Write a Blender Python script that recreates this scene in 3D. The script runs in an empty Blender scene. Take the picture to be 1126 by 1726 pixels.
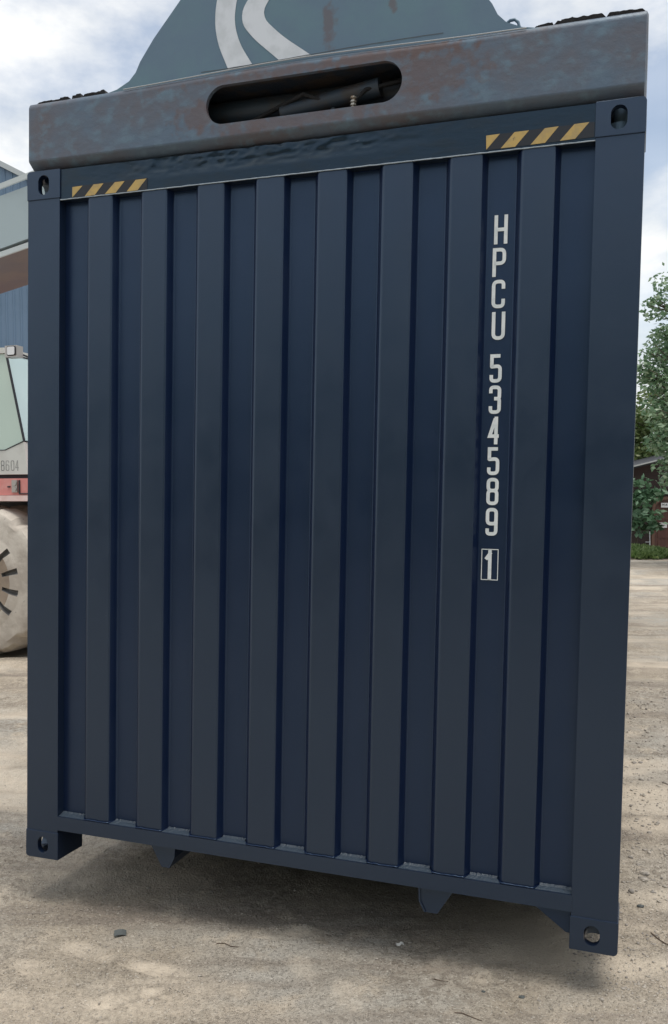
import bpy, bmesh, math, random
import numpy as np
from mathutils import Vector, Matrix, noise as mnoise
R = math.radians
random.seed(7); rng = np.random.default_rng(7)
S = bpy.context.scene; COL = S.collection
# ------------------------------------------------------------------ camera
F = 1500.0; PITCH = R(2.977); EYE = 1.70
cam = bpy.data.cameras.new('camera'); co = bpy.data.objects.new('camera', cam); COL.objects.link(co)
co.location = (0, 0, EYE); co.rotation_euler = (R(90) - PITCH, 0, 0)
cam.sensor_fit = 'VERTICAL'; cam.sensor_height = 36; cam.lens = F / 1726 * 36
cam.shift_y = 65 / 1726; cam.clip_start = .05; cam.clip_end = 2000
S.camera = co
# ------------------------------------------------------------------ sky, sun, exposure
SUN_EL, SUN_AZ = R(77), R(140)          # azimuth from +Y (view direction) towards +X
S.view_settings.view_transform = 'Standard'; S.view_settings.look = 'None'
S.view_settings.exposure = 0.46; S.view_settings.gamma = 1
w = bpy.data.worlds.new('World'); S.world = w; w.use_nodes = True
nt = w.node_tree; N = nt.nodes; L = nt.links; N.clear()
out = N.new('ShaderNodeOutputWorld'); bg = N.new('ShaderNodeBackground'); bg.inputs[1].default_value = .11
sky = N.new('ShaderNodeTexSky'); sky.sky_type = 'NISHITA'; sky.sun_disc = False
sky.sun_elevation = SUN_EL; sky.sun_rotation = SUN_AZ; sky.air_density = 1.2; sky.dust_density = 1.5
tc = N.new('ShaderNodeTexCoord'); mp = N.new('ShaderNodeMapping'); mp.inputs['Scale'].default_value = (1, 1, 1.9)
mp.inputs['Location'].default_value = (.35, .2, .1)
n1 = N.new('ShaderNodeTexNoise'); n1.inputs['Scale'].default_value = 3.1; n1.inputs['Detail'].default_value = 9; n1.inputs['Roughness'].default_value = .58
r1 = N.new('ShaderNodeValToRGB'); r1.color_ramp.elements[0].position = .40; r1.color_ramp.elements[1].position = .57
r1.color_ramp.elements[0].color = (.30, .30, .30, 1)
n2 = N.new('ShaderNodeTexNoise'); n2.inputs['Scale'].default_value = 4.5; n2.inputs['Detail'].default_value = 7
r2 = N.new('ShaderNodeValToRGB'); r2.color_ramp.elements[0].position = .34; r2.color_ramp.elements[1].position = .62
r2.color_ramp.elements[0].color = (4.7, 5.0, 5.3, 1); r2.color_ramp.elements[1].color = (8.2, 8.1, 7.8, 1)
mx = N.new('ShaderNodeMix'); mx.data_type = 'RGBA'
for a, b in ((tc.outputs['Generated'], mp.inputs[0]), (mp.outputs[0], n1.inputs[0]), (mp.outputs[0], n2.inputs[0]), (n1.outputs[0], r1.inputs[0]),
             (n2.outputs[0], r2.inputs[0]), (r1.outputs[0], mx.inputs[0]), (sky.outputs[0], mx.inputs[6]), (r2.outputs[0], mx.inputs[7]),
             (mx.outputs[2], bg.inputs[0]), (bg.outputs[0], out.inputs[0])): L.new(a, b)
sl = bpy.data.lights.new('sun', 'SUN'); sl.energy = 1.9; sl.angle = R(32); sl.color = (1, .95, .87)
so = bpy.data.objects.new('sun', sl); COL.objects.link(so)
sd = Vector((math.sin(SUN_AZ) * math.cos(SUN_EL), math.cos(SUN_AZ) * math.cos(SUN_EL), math.sin(SUN_EL)))
so.rotation_euler = sd.to_track_quat('Z', 'Y').to_euler(); so.location = (6, 8, 30)

# ------------------------------------------------------------------ materials
def mat(name, base, rough=.5, metal=0, spec=.5, bump=0, bscale=30, second=None, nscale=6, lo=.45, hi=.6, third=None, tscale=20, tlo=.6, thi=.68,
        stretch=None, detail=8, rvar=0, ior=None, coat=0, tint=None):
    m = bpy.data.materials.new(name); m.use_nodes = True; t = m.node_tree; n = t.nodes; l = t.links
    p = n['Principled BSDF']; p.inputs['Roughness'].default_value = rough; p.inputs['Metallic'].default_value = metal
    p.inputs['Specular IOR Level'].default_value = spec
    if ior: p.inputs['IOR'].default_value = ior
    if tint: p.inputs['Specular Tint'].default_value = (*tint, 1)
    if coat: p.inputs['Coat Weight'].default_value = coat; p.inputs['Coat Roughness'].default_value = .12
    p.inputs['Base Color'].default_value = (*base, 1)
    tc = n.new('ShaderNodeTexCoord'); vec = tc.outputs['Object']
    if stretch:
        mp = n.new('ShaderNodeMapping'); mp.inputs['Scale'].default_value = stretch; l.new(vec, mp.inputs[0]); vec = mp.outputs[0]
    def nz(sc, d=detail):
        k = n.new('ShaderNodeTexNoise'); k.inputs['Scale'].default_value = sc; k.inputs['Detail'].default_value = d; k.inputs['Roughness'].default_value = .6
        l.new(vec, k.inputs[0]); return k.outputs[0]
    def ramp(src, a, b):
        r = n.new('ShaderNodeMapRange'); r.inputs[1].default_value = a; r.inputs[2].default_value = b; l.new(src, r.inputs[0]); return r.outputs[0]
    cur = None
    for col, sc, a, b in ((second, nscale, lo, hi), (third, tscale, tlo, thi)):
        if col is None: continue
        x = n.new('ShaderNodeMix'); x.data_type = 'RGBA'
        if cur: l.new(cur, x.inputs[6])
        else: x.inputs[6].default_value = (*base, 1)
        x.inputs[7].default_value = (*col, 1); l.new(ramp(nz(sc), a, b), x.inputs[0]); cur = x.outputs[2]
    if cur: l.new(cur, p.inputs['Base Color'])
    if rvar:
        r = n.new('ShaderNodeMapRange'); r.inputs[1].default_value = .3; r.inputs[2].default_value = .7
        r.inputs[3].default_value = rough - rvar; r.inputs[4].default_value = rough + rvar; l.new(nz(5), r.inputs[0]); l.new(r.outputs[0], p.inputs['Roughness'])
    if bump:
        b = n.new('ShaderNodeBump'); b.inputs['Strength'].default_value = bump; b.inputs['Distance'].default_value = .01
        l.new(nz(bscale), b.inputs['Height']); l.new(b.outputs[0], p.inputs['Normal'])
    return m
M = {}
M['navy'] = mat('navy_paint', (.0035, .0102, .038), .33, spec=.5, ior=1.70, tint=(.54, .75, 1), bump=.08, bscale=6, second=(.005, .0115, .040), nscale=3, rvar=.05, third=(.02, .03, .055), tscale=60, tlo=.70, thi=.78)
M['navy_lit'] = mat('lit_navy_paint', (.0062, .0130, .034), .35, spec=.5, ior=1.79, tint=(.60, .78, 1), bump=.10, bscale=5, second=(.0085, .0155, .036), nscale=2.5, lo=.4, hi=.65, rvar=.06, third=(.035, .045, .06), tscale=45, tlo=.71, thi=.78)  # paler copy of navy; contrast of raised faces against shaded recesses painted in
M['navy_in'] = mat('navy_inner_paint', (.008, .014, .03), .5, bump=.3, bscale=14)
M['header'] = mat('shaded_navy_paint', (.003, .008, .020), .32, ior=1.6, tint=(.55, .8, 1), bump=.12, bscale=14, second=(.006, .007, .012), nscale=7, lo=.48, hi=.62, third=(.06, .075, .095), tscale=26, tlo=.66, thi=.76, stretch=(1, 1, 3))  # darker base paints the beam's shade, pale patches the glints on dents
M['caulk'] = mat('sealant', (.035, .052, .075), .45, bump=.4, bscale=60)
M['white'] = mat('white_vinyl', (.76, .80, .82), .45, bump=.05, bscale=80, second=(.66, .71, .73), nscale=25)
M['yellow'] = mat('yellow_vinyl', (.49, .34, .11), .45, second=(.40, .29, .12), nscale=30, third=(.2, .15, .07), tscale=50, tlo=.64, thi=.70)
M['black'] = mat('black_vinyl', (.010, .013, .02), .45, third=(.05, .05, .05), tscale=70, tlo=.66, thi=.72)
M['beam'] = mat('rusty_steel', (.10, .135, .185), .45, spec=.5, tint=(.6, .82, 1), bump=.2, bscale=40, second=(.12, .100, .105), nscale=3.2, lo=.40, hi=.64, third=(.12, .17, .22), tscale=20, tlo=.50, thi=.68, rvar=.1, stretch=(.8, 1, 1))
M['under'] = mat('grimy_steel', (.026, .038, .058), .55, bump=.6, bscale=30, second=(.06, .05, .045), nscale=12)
M['plate'] = mat('teal_grey_paint', (.115, .17, .225), .36, tint=(.6, .8, 1), bump=.12, bscale=9, second=(.12, .19, .23), nscale=4, third=(.17, .085, .06), tscale=9, tlo=.70, thi=.76, rvar=.06)
def rust_spot(m, loc, sc, r_):
    t = m.node_tree; n = t.nodes; l = t.links; p = n['Principled BSDF']; src = p.inputs['Base Color'].links[0].from_socket
    tc = n.new('ShaderNodeTexCoord'); mp = n.new('ShaderNodeMapping'); mp.vector_type = 'TEXTURE'; mp.inputs['Location'].default_value = loc; mp.inputs['Scale'].default_value = sc; l.new(tc.outputs['Object'], mp.inputs[0])
    ln = n.new('ShaderNodeVectorMath'); ln.operation = 'LENGTH'; l.new(mp.outputs[0], ln.inputs[0]); nz = n.new('ShaderNodeTexNoise'); nz.inputs['Scale'].default_value = 28; nz.inputs['Detail'].default_value = 6; l.new(tc.outputs['Object'], nz.inputs[0])
    a = n.new('ShaderNodeMath'); a.operation = 'MULTIPLY_ADD'; a.inputs[1].default_value = 2.6; a.inputs[2].default_value = -1.3; l.new(nz.outputs[0], a.inputs[0]); b = n.new('ShaderNodeMath'); b.operation = 'ADD'; l.new(a.outputs[0], b.inputs[0]); l.new(ln.outputs['Value'], b.inputs[1])
    r = n.new('ShaderNodeMapRange'); r.inputs[1].default_value = .9; r.inputs[2].default_value = .6; l.new(b.outputs[0], r.inputs[0]); x = n.new('ShaderNodeMix'); x.data_type = 'RGBA'; r.inputs[1].default_value = 1.0; r.inputs[2].default_value = .45; r.inputs[4].default_value = .62; l.new(r.outputs[0], x.inputs[0]); l.new(src, x.inputs[6]); x.inputs[7].default_value = (.125, .078, .066, 1); l.new(x.outputs[2], p.inputs['Base Color'])
for loc_, sc_ in (((.80, 0, 3.03), (.13, .3, .07)), ((1.20, 0, 2.965), (.45, .3, .035)), ((1.72, 0, 3.07), (.22, .3, .10)), ((1.55, 0, 3.15), (.35, .3, .03)), ((1.35, 0, 3.15), (.7, .3, .02))): rust_spot(M['beam'], loc_, sc_, 1)
rust_spot(M['plate'], (1.325, .006, 3.30), (.03, .2, .09), 1); rust_spot(M['plate'], (1.56, .006, 3.34), (.02, .2, .05), 1)
M['logo'] = mat('pale_decal', (.62, .66, .72), .5, second=(.54, .58, .63), nscale=12, third=(.25, .2, .18), tscale=40, tlo=.72, thi=.75)
M['rubber'] = mat('perished_rubber', (.018, .018, .02), .85, bump=1, bscale=50)
M['pipe'] = mat('galvanised_fitting', (.4, .38, .34), .4, metal=.6, second=(.25, .18, .12), nscale=60)
M['cyl'] = mat('cylinder_paint', (.03, .045, .065), .5, second=(.045, .04, .04), nscale=14)
M['boom'] = mat('pale_grey_paint', (.36, .44, .47), .5, bump=.08, bscale=4, second=(.33, .40, .43), nscale=1.2, third=(.2, .17, .15), tscale=7, tlo=.68, thi=.75)
M['boom_under'] = mat('brown_grey_primer', (.19, .16, .17), .7, second=(.22, .18, .17), nscale=2)
M['cabpaint'] = mat('cream_grey_paint', (.62, .63, .60), .5, second=(.56, .56, .53), nscale=3)
M['cabfront'] = mat('blue_grey_paint', (.44, .50, .58), .5, second=(.40, .46, .54), nscale=3)
M['red'] = mat('faded_red_paint', (.66, .25, .23), .5, second=(.70, .36, .33), nscale=3, third=(.5, .28, .24), tscale=10)
M['pink'] = mat('sun_bleached_red_paint', (.78, .60, .57), .6, second=(.72, .5, .46), nscale=5)
M['dark'] = mat('dark_steel', (.02, .022, .03), .6)
M['tyre'] = mat('dusty_rubber', (.56, .515, .455), .9, bump=.7, bscale=14, second=(.43, .385, .335), nscale=4, third=(.22, .2, .18), tscale=14, tlo=.66, thi=.72)
M['inner_rubber'] = mat('earth_stained_rubber', (.30, .24, .185), .9, second=(.24, .19, .15), nscale=5)
M['groove'] = mat('bare_rubber', (.13, .125, .12), .9)
M['rim'] = mat('dusty_rim_paint', (.42, .36, .28), .8, second=(.32, .26, .2), nscale=6)
M['lamp'] = mat('lamp_lens', (.75, .76, .78), .15)
M['chrome'] = mat('worn_aluminium', (.45, .42, .4), .35, metal=.7)
M['ink'] = mat('grey_lettering', (.16, .17, .17), .6, second=(.34, .34, .33), nscale=14)
M['clad'] = mat('blue_cladding', (.12, .19, .285), .45, second=(.105, .17, .255), nscale=.6)
M['trimgrey'] = mat('pale_trim', (.38, .42, .44), .5)
M['shed'] = mat('dark_brown_boards', (.022, .015, .015), .75, bump=.4, bscale=9, second=(.035, .022, .02), nscale=3, stretch=(.3, 1, 5))  # darker brown for the lower boards
M['shedred'] = mat('red_brown_boards', (.05, .030, .031), .75, second=(.04, .024, .025), nscale=3, stretch=(.3, 1, 5))
M['door'] = mat('mahogany_door', (.085, .034, .028), .5, second=(.11, .045, .036), nscale=5, stretch=(4, 1, .5))
M['doorframe'] = mat('door_frame_wood', (.14, .075, .055), .6)
M['paper'] = mat('white_board', (.72, .72, .76), .6)
M['sheet'] = mat('roof_sheet', (.45, .47, .48), .5)
M['concrete'] = mat('concrete', (.36, .33, .29), .9, second=(.28, .26, .23), nscale=3)
M['bark'] = mat('bark', (.10, .08, .06), .9, bump=1, bscale=20)
M['stone'] = mat('stone', (.40, .36, .31), .85, bump=.6, bscale=40, second=(.24, .22, .20), nscale=8)
M['slate'] = mat('slate_chip', (.075, .085, .085), .6, bump=.4, bscale=60)
M['scrap'] = mat('paper_scrap', (.78, .76, .72), .8)
M['twig'] = mat('dry_twig', (.10, .07, .05), .9)

def glass_mat(name, tint):
    m = bpy.data.materials.new(name); m.use_nodes = True; p = m.node_tree.nodes['Principled BSDF']
    p.inputs['Base Color'].default_value = (*tint, 1); p.inputs['Roughness'].default_value = .06; p.inputs['Specular IOR Level'].default_value = 1
    p.inputs['IOR'].default_value = 1.7; return m
M['glass_side'] = glass_mat('greenish_dusty_glass', (.42, .55, .47)); M['glass_front'] = glass_mat('blue_reflection_glass', (.50, .68, .70))  # windscreen's base colour carries its light blue reflection

def leaf_mat(name, a, b, c):
    m = bpy.data.materials.new(name); m.use_nodes = True; t = m.node_tree; n = t.nodes; l = t.links; p = n['Principled BSDF']
    at = n.new('ShaderNodeAttribute'); at.attribute_name = 'rnd'; r = n.new('ShaderNodeValToRGB')
    r.color_ramp.elements[0].color = (*a, 1); r.color_ramp.elements[1].color = (*c, 1); e = r.color_ramp.elements.new(.5); e.color = (*b, 1)
    l.new(at.outputs['Fac'], r.inputs[0]); l.new(r.outputs[0], p.inputs['Base Color']); p.inputs['Roughness'].default_value = .42
    tr = n.new('ShaderNodeBsdfTranslucent'); l.new(r.outputs[0], tr.inputs[0]); ms = n.new('ShaderNodeMixShader'); ms.inputs[0].default_value = .35
    l.new(p.outputs[0], ms.inputs[1]); l.new(tr.outputs[0], ms.inputs[2]); l.new(ms.outputs[0], n['Material Output'].inputs[0]); return m
M['leaf'] = leaf_mat('maple_leaves', (.08, .16, .08), (.18, .30, .17), (.42, .53, .37))
M['leaf2'] = leaf_mat('yellow_green_leaves', (.07, .12, .03), (.13, .2, .06), (.22, .25, .12))
M['leaf3'] = leaf_mat('vine_leaves', (.06, .13, .07), (.11, .22, .12), (.27, .42, .29))
M['grass'] = leaf_mat('grass_blades', (.08, .14, .04), (.14, .22, .07), (.26, .33, .14))

# ------------------------------------------------------------------ mesh helpers
def link(name, me, m, parent=None):
    o = bpy.data.objects.new(name, me)
    for k in (m if isinstance(m, (list, tuple)) else [m]): me.materials.append(M[k] if isinstance(k, str) else k)
    COL.objects.link(o); o.parent = parent; return o
def fin(name, bm, m, parent=None, bev=0, smooth=False, seg=2):
    if bev: bmesh.ops.bevel(bm, geom=[e for e in bm.edges if len(e.link_faces) == 2 and e.calc_face_angle(0) > .5], offset=bev, segments=seg, profile=.5, affect='EDGES', clamp_overlap=True)
    bmesh.ops.recalc_face_normals(bm, faces=bm.faces)
    me = bpy.data.meshes.new(name); bm.to_mesh(me); bm.free()
    if smooth or bev:
        me.polygons.foreach_set('use_smooth', [True] * len(me.polygons)); me.set_sharp_from_angle(angle=R(smooth if smooth and smooth is not True else 40))
    o = link(name, me, m, parent)
    if (smooth or bev) and len(me.polygons) < 60000:
        wn = o.modifiers.new('weighted_normals', 'WEIGHTED_NORMAL'); wn.keep_sharp = True; wn.weight = 100
    return o
def box(bm, x0, x1, y0, y1, z0, z1, mi=0):
    v = [bm.verts.new((x, y, z)) for x in (x0, x1) for y in (y0, y1) for z in (z0, z1)]
    for f in ((0, 1, 3, 2), (4, 6, 7, 5), (0, 4, 5, 1), (2, 3, 7, 6), (0, 2, 6, 4), (1, 5, 7, 3)):
        fc = bm.faces.new([v[i] for i in f]); fc.material_index = mi
def prism(bm, pts, y0, y1, mi=0):
    """closed outline in X,Z extruded between two Y values"""
    a = [bm.verts.new((x, y0, z)) for x, z in pts]; b = [bm.verts.new((x, y1, z)) for x, z in pts]; n = len(pts)
    bm.faces.new(a).material_index = mi; bm.faces.new(b[::-1]).material_index = mi
    for i in range(n): bm.faces.new((a[i], b[i], b[(i + 1) % n], a[(i + 1) % n])).material_index = mi
def tube(bm, pts, r, seg=8, mi=0):
    pts = [Vector(p) for p in pts]; rs = r if isinstance(r, (list, tuple)) else [r] * len(pts); rings = []
    up = Vector((.3, .2, 1)).normalized()
    for i, p in enumerate(pts):
        d = (pts[min(i + 1, len(pts) - 1)] - pts[max(i - 1, 0)]).normalized()
        u = d.cross(up if abs(d.dot(up)) < .95 else Vector((1, 0, 0))).normalized(); v = d.cross(u)
        rings.append([bm.verts.new(p + (u * math.cos(a) + v * math.sin(a)) * rs[i]) for a in [2 * math.pi * k / seg for k in range(seg)]])
    for a, b in zip(rings, rings[1:]):
        for k in range(seg): bm.faces.new((a[k], a[(k + 1) % seg], b[(k + 1) % seg], b[k])).material_index = mi
    bm.faces.new(rings[0][::-1]).material_index = mi; bm.faces.new(rings[-1]).material_index = mi
def stadium(cx, cz, w, h, n=8):
    r = min(w, h) / 2; pts = []
    for sx, sz, a0 in ((1, -1, -90), (1, 1, 0), (-1, 1, 90), (-1, -1, 180)):
        for k in range(n + 1):
            a = R(a0 + 90 * k / n); q = (cx + sx * (w / 2 - r) + r * math.cos(a), cz + sz * (h / 2 - r) + r * math.sin(a))
            if not pts or (Vector(q) - Vector(pts[-1])).length > 1e-5: pts.append(q)
    if (Vector(pts[0]) - Vector(pts[-1])).length < 1e-5: pts.pop()
    return pts
def rounded(pts, r, closed=False, n=5):
    o = []; m = len(pts)
    for i, p in enumerate(pts):
        p = Vector(p); rr = r[i] if isinstance(r, (list, tuple)) else r
        if (not closed and i in (0, m - 1)) or rr <= 0: o.append(p); continue
        a = Vector(pts[i - 1]); b = Vector(pts[(i + 1) % m]); da = (a - p); db = (b - p)
        q = min(rr, da.length * .49, db.length * .49); s = p + da.normalized() * q; e = p + db.normalized() * q
        for k in range(n + 1): t = k / n; o.append(s * (1 - t) ** 2 + p * 2 * t * (1 - t) + e * t * t)
    return o
def ribbon(bm, pts, wd, y, closed=False, dz=0):
    P = [Vector(p) for p in pts]; n = len(P); Lf = []; Rt = []
    for i in range(n):
        a = P[i - 1] if (i > 0 or closed) else None; b = P[(i + 1) % n] if (i < n - 1 or closed) else None
        d1 = (P[i] - a).normalized() if a is not None else (b - P[i]).normalized(); d2 = (b - P[i]).normalized() if b is not None else d1
        t = (d1 + d2).normalized(); nn = Vector((-t.y, t.x)); k = max(.45, nn.dot(Vector((-d1.y, d1.x))))
        Lf.append(P[i] + nn * (wd / 2 / k)); Rt.append(P[i] - nn * (wd / 2 / k))
    vl = [bm.verts.new((p.x, y, p.y)) for p in Lf]; vr = [bm.verts.new((p.x, y, p.y)) for p in Rt]
    for i in range(n if closed else n - 1):
        j = (i + 1) % n; bm.faces.new((vl[i], vl[j], vr[j], vr[i]))
GL = {  # strokes: (points, corner radius or list, closed)
 'H': [([(0, 0), (0, 1)], 0, 0, 'e'), ([(1, 0), (1, 1)], 0, 0, 'e'), ([(0, .5), (1, .5)], 0, 0)],
 'P': [([(0, 0), (0, 1), (1, 1), (1, .46), (0, .46)], [0, 0, .45, .45, 0], 0)],
 'C': [([(1, .70), (1, 1), (0, 1), (0, 0), (1, 0), (1, .30)], .45, 0)],
 'U': [([(0, 1), (0, 0), (1, 0), (1, 1)], .5, 0)],
 '5': [([(1, 1), (.03, 1), (.03, .57), (1, .60), (1, 0), (0, 0), (0, .24)], [0, 0, .05, .45, .45, .45, 0], 0)],
 '3': [([(0, .76), (0, 1), (1, 1), (1, .54), (.4, .54)], .42, 0), ([(.4, .54), (1, .54), (1, 0), (0, 0), (0, .24)], .42, 0)],
 '4': [([(.72, 0), (.72, 1)], 0, 0), ([(.62, 1), (0, .27), (1.05, .27)], 0, 0)],
 '8': [([(0, 1), (1, 1), (1, .54), (0, .54)], .42, 1), ([(0, .54), (1, .54), (1, 0), (0, 0)], .42, 1)],
 '9': [([(0, 1), (1, 1), (1, .42), (0, .42)], .42, 1), ([(1, .62), (1, 0), (0, 0), (0, .22)], .42, 0)],
 '6': [([(0, 0), (1, 0), (1, .58), (0, .58)], .42, 1), ([(0, .38), (0, 1), (1, 1), (1, .78)], .42, 0)],
 '0': [([(0, 0), (1, 0), (1, 1), (0, 1)], .45, 1)],
 '1': [([(.62, -.06), (.62, 1.06)], 0, 0), ([(.62, .98), (.12, .80)], 0, 0)],
 'M': [([(0, 0), (0, 1), (.5, .35), (1, 1), (1, 0)], 0, 0)], 'A': [([(0, 0), (.5, 1), (1, 0)], 0, 0), ([(.2, .35), (.8, .35)], 0, 0)],
 'G': [([(1, .8), (1, 1), (0, 1), (0, 0), (1, 0), (1, .5), (.5, .5)], .2, 0)], 'Z': [([(0, 1), (1, 1), (0, 0), (1, 0)], 0, 0)],
 'Y': [([(0, 1), (.5, .5), (1, 1)], 0, 0), ([(.5, .5), (.5, 0)], 0, 0)], 'N': [([(0, 0), (0, 1), (1, 0), (1, 1)], 0, 0)],
}
def glyph(bm, ch, x0, z0, w, h, st, y):
    """glyph filling the box x0..x0+w, z0..z0+h; strokes 0.25 mm apart so none coincide"""
    s = st / 2
    for i, g in enumerate(GL[ch]):
        W, H = w - st, h - st
        pts = [(x0 + s + px * W, z0 + s + pz * H) for px, pz in g[0]]
        rad = [q * W for q in g[1]] if isinstance(g[1], list) else g[1] * W
        if not g[2]:   # extend butt ends so they reach the box
            def ext(a, b): a = Vector(a); b = Vector(b); return tuple(a + (a - b).normalized() * s) if ch in 'HPU1' or (ch == '4' and i == 0) else tuple(a)
            pts = [ext(pts[0], pts[1])] + pts[1:-1] + [ext(pts[-1], pts[-2])] if not (ch == 'H' and i == 2) and not (ch == 'P') else ([ext(pts[0], pts[1])] + pts[1:] if ch == 'P' else pts)
        ribbon(bm, rounded(pts, rad, bool(g[2])), st, y - i * .00025, bool(g[2]))
def boolean(o, cutters):
    for c in cutters:
        md = o.modifiers.new('b', 'BOOLEAN'); md.operation = 'DIFFERENCE'; md.solver = 'EXACT'; md.object = c
    dg = bpy.context.evaluated_depsgraph_get(); dg.update()
    me = bpy.data.meshes.new_from_object(o.evaluated_get(dg)); o.modifiers.clear(); old = o.data; o.data = me; bpy.data.meshes.remove(old)
    for c in cutters: bpy.data.objects.remove(c)
    me.set_sharp_from_angle(angle=R(35)); wn = o.modifiers.new('weighted_normals', 'WEIGHTED_NORMAL'); wn.keep_sharp = True; wn.weight = 100
def tag(o, label=None, cat=None, group=None, kind=None):
    if label: o['label'] = label
    if cat: o['category'] = cat
    if group: o['group'] = group
    if kind: o['kind'] = kind
    return o
def empty(name, mw, label, cat, group=None):
    o = bpy.data.objects.new(name, None); COL.objects.link(o); o.matrix_world = mw; o.empty_display_size = .3
    return tag(o, label, cat, group)

# numpy value noise
def vnoise(x, y, seed=0):
    xi = np.floor(x).astype(np.int64); yi = np.floor(y).astype(np.int64); xf = x - xi; yf = y - yi
    def hsh(a, b):
        n = (a * 374761393 + b * 668265263 + seed * 1442695041) & 0xffffffff
        n = ((n ^ (n >> 13)) * 1274126177) & 0xffffffff; return ((n ^ (n >> 16)) & 0xffff) / 65535.
    u = xf * xf * (3 - 2 * xf); v = yf * yf * (3 - 2 * yf)
    return (hsh(xi, yi) * (1 - u) + hsh(xi + 1, yi) * u) * (1 - v) + (hsh(xi, yi + 1) * (1 - u) + hsh(xi + 1, yi + 1) * u) * v - .5
def fbm(x, y, o=5, seed=0):
    s = 0; a = 1.
    for k in range(o): s = s + a * vnoise(x, y, seed + k); x = x * 2.03 + 5.1; y = y * 2.03 + 1.7; a *= .5
    return s
def grid_mesh(name, X, Y, Z, m, parent=None):
    ny, nx = X.shape; me = bpy.data.meshes.new(name); co_ = np.stack([X, Y, Z], -1).reshape(-1, 3).astype(np.float32)
    idx = np.arange(nx * ny).reshape(ny, nx); q = np.stack([idx[:-1, :-1], idx[:-1, 1:], idx[1:, 1:], idx[1:, :-1]], -1).reshape(-1)
    me.vertices.add(len(co_)); me.vertices.foreach_set('co', co_.ravel()); me.loops.add(len(q)); me.loops.foreach_set('vertex_index', q)
    nf = len(q) // 4; me.polygons.add(nf); me.polygons.foreach_set('loop_start', np.arange(nf) * 4); me.polygons.foreach_set('loop_total', np.full(nf, 4))
    me.update(calc_edges=True); me.polygons.foreach_set('use_smooth', [True] * nf); return link(name, me, m, parent)

# ------------------------------------------------------------------ ground
def gz(x, y):
    x = np.asarray(x, float); y = np.asarray(y, float)
    near = np.clip(1 - (np.hypot(x, y - 3.2) - 4) / 14, .15, 1)
    z = .030 * fbm(x * .55, y * .55, 3, 3) + near * (.016 * fbm(x * 3.1, y * 3.1, 4, 11) + .0095 * fbm(x * 15, y * 15, 4, 23))
    # ruts and drag marks running across the yard
    sx = x * .20 + .12 * y; wgt = np.clip((y - 4.2) / 2, 0, 1) * np.clip((40 - y) / 20, 0, 1)
    rid = fbm(sx * 1.3 + 4, (y - .16 * x) * 3.4, 4, 41); z = z + wgt * .055 * rid
    tr = .5 + .5 * np.sin((y * .97 + .1 * x + .25 * fbm(x * .5, y * .5, 2, 8)) * 5.2); z = z - wgt * .012 * tr ** 3
    for (cx, cy, a, b, ang, dp, fr) in FOOT:
        c, s = math.cos(ang), math.sin(ang); u = ((x - cx) * c + (y - cy) * s) / a; v = (-(x - cx) * s + (y - cy) * c) / b
        d = u * u + v * v; k = np.clip(1.2 - d, 0, 1.2) / 1.2; kk = np.clip(k * 3, 0, 1)
        z = z * (1 - .75 * kk) - 1.3 * dp * kk + .009 * np.exp(-((d - 1.35) / .35) ** 2)
        if fr: z = z + kk * .0042 * np.sin(u * fr + 1.4 * v + 2 * fbm(x * 9, y * 9, 2, 5))
    return z - .004
FOOT = [(-.95, 3.33, .15, .055, 2.6, .010, 0), (-1.08, 3.18, .14, .055, 2.5, .010, 30), (-.20, 3.47, .13, .05, .2, .009, 0), (-.72, 2.99, .14, .06, .4, .007, 30),
        (-.66, 3.20, .15, .05, 2.8, .009, 0), (-.40, 3.06, .12, .05, .2, .006, 28), (-.12, 3.22, .11, .05, 1.9, .006, 0), (.05, 3.02, .12, .05, 1.9, .005, 0), (.42, 3.25, .12, .05, .9, .004, 24)]
def warp(n, c, dens, far):
    t = np.linspace(-1, 1, n); k = math.asinh(far / dens); return c + dens * np.sinh(t * k)
gx = warp(640, .1, .95, 700); gy = warp(620, 3.4, .75, 700)
X, Y = np.meshgrid(gx, gy); Z = gz(X, Y)
gm = bpy.data.materials.new('yard_dirt'); gm.use_nodes = True; t = gm.node_tree; n = t.nodes; l = t.links; p = n['Principled BSDF']; p.inputs['Roughness'].default_value = .95; p.inputs['Specular IOR Level'].default_value = .2
tcg = n.new('ShaderNodeTexCoord').outputs['Object']
def NZ(sc, d=6, vec=tcg, ro=.6):
    k = n.new('ShaderNodeTexNoise'); k.inputs['Scale'].default_value = sc; k.inputs['Detail'].default_value = d; k.inputs['Roughness'].default_value = ro; l.new(vec, k.inputs[0]); return k.outputs[0]
def MR(s, a, b, c=0, d=1):
    r = n.new('ShaderNodeMapRange'); [r.inputs[i + 1].__setattr__('default_value', v) for i, v in enumerate((a, b, c, d))]; l.new(s, r.inputs[0]); return r.outputs[0]
def MX(f, a, b, bt='MIX'):
    x = n.new('ShaderNodeMix'); x.data_type = 'RGBA'; x.blend_type = bt
    if isinstance(f, float): x.inputs[0].default_value = f
    else: l.new(f, x.inputs[0])
    for i, v in ((6, a), (7, b)):
        if isinstance(v, tuple): x.inputs[i].default_value = (*v, 1)
        else: l.new(v, x.inputs[i])
    return x.outputs[2]
mpg = n.new('ShaderNodeMapping'); mpg.inputs['Scale'].default_value = (.25, 1.6, 1); mpg.inputs['Rotation'].default_value = (0, 0, -.12); l.new(tcg, mpg.inputs[0])
c = MX(MR(NZ(1.3, 7), .38, .62), (.40, .345, .275), (.50, .43, .345))
c = MX(MR(NZ(.55, 5), .45, .62), c, (.43, .41, .37))
c = MX(MR(NZ(2.0, 6, mpg.outputs[0]), .50, .64), c, (.28, .24, .20))
c = MX(MR(NZ(4.5, 7), .54, .68), c, (.56, .485, .39))
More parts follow.
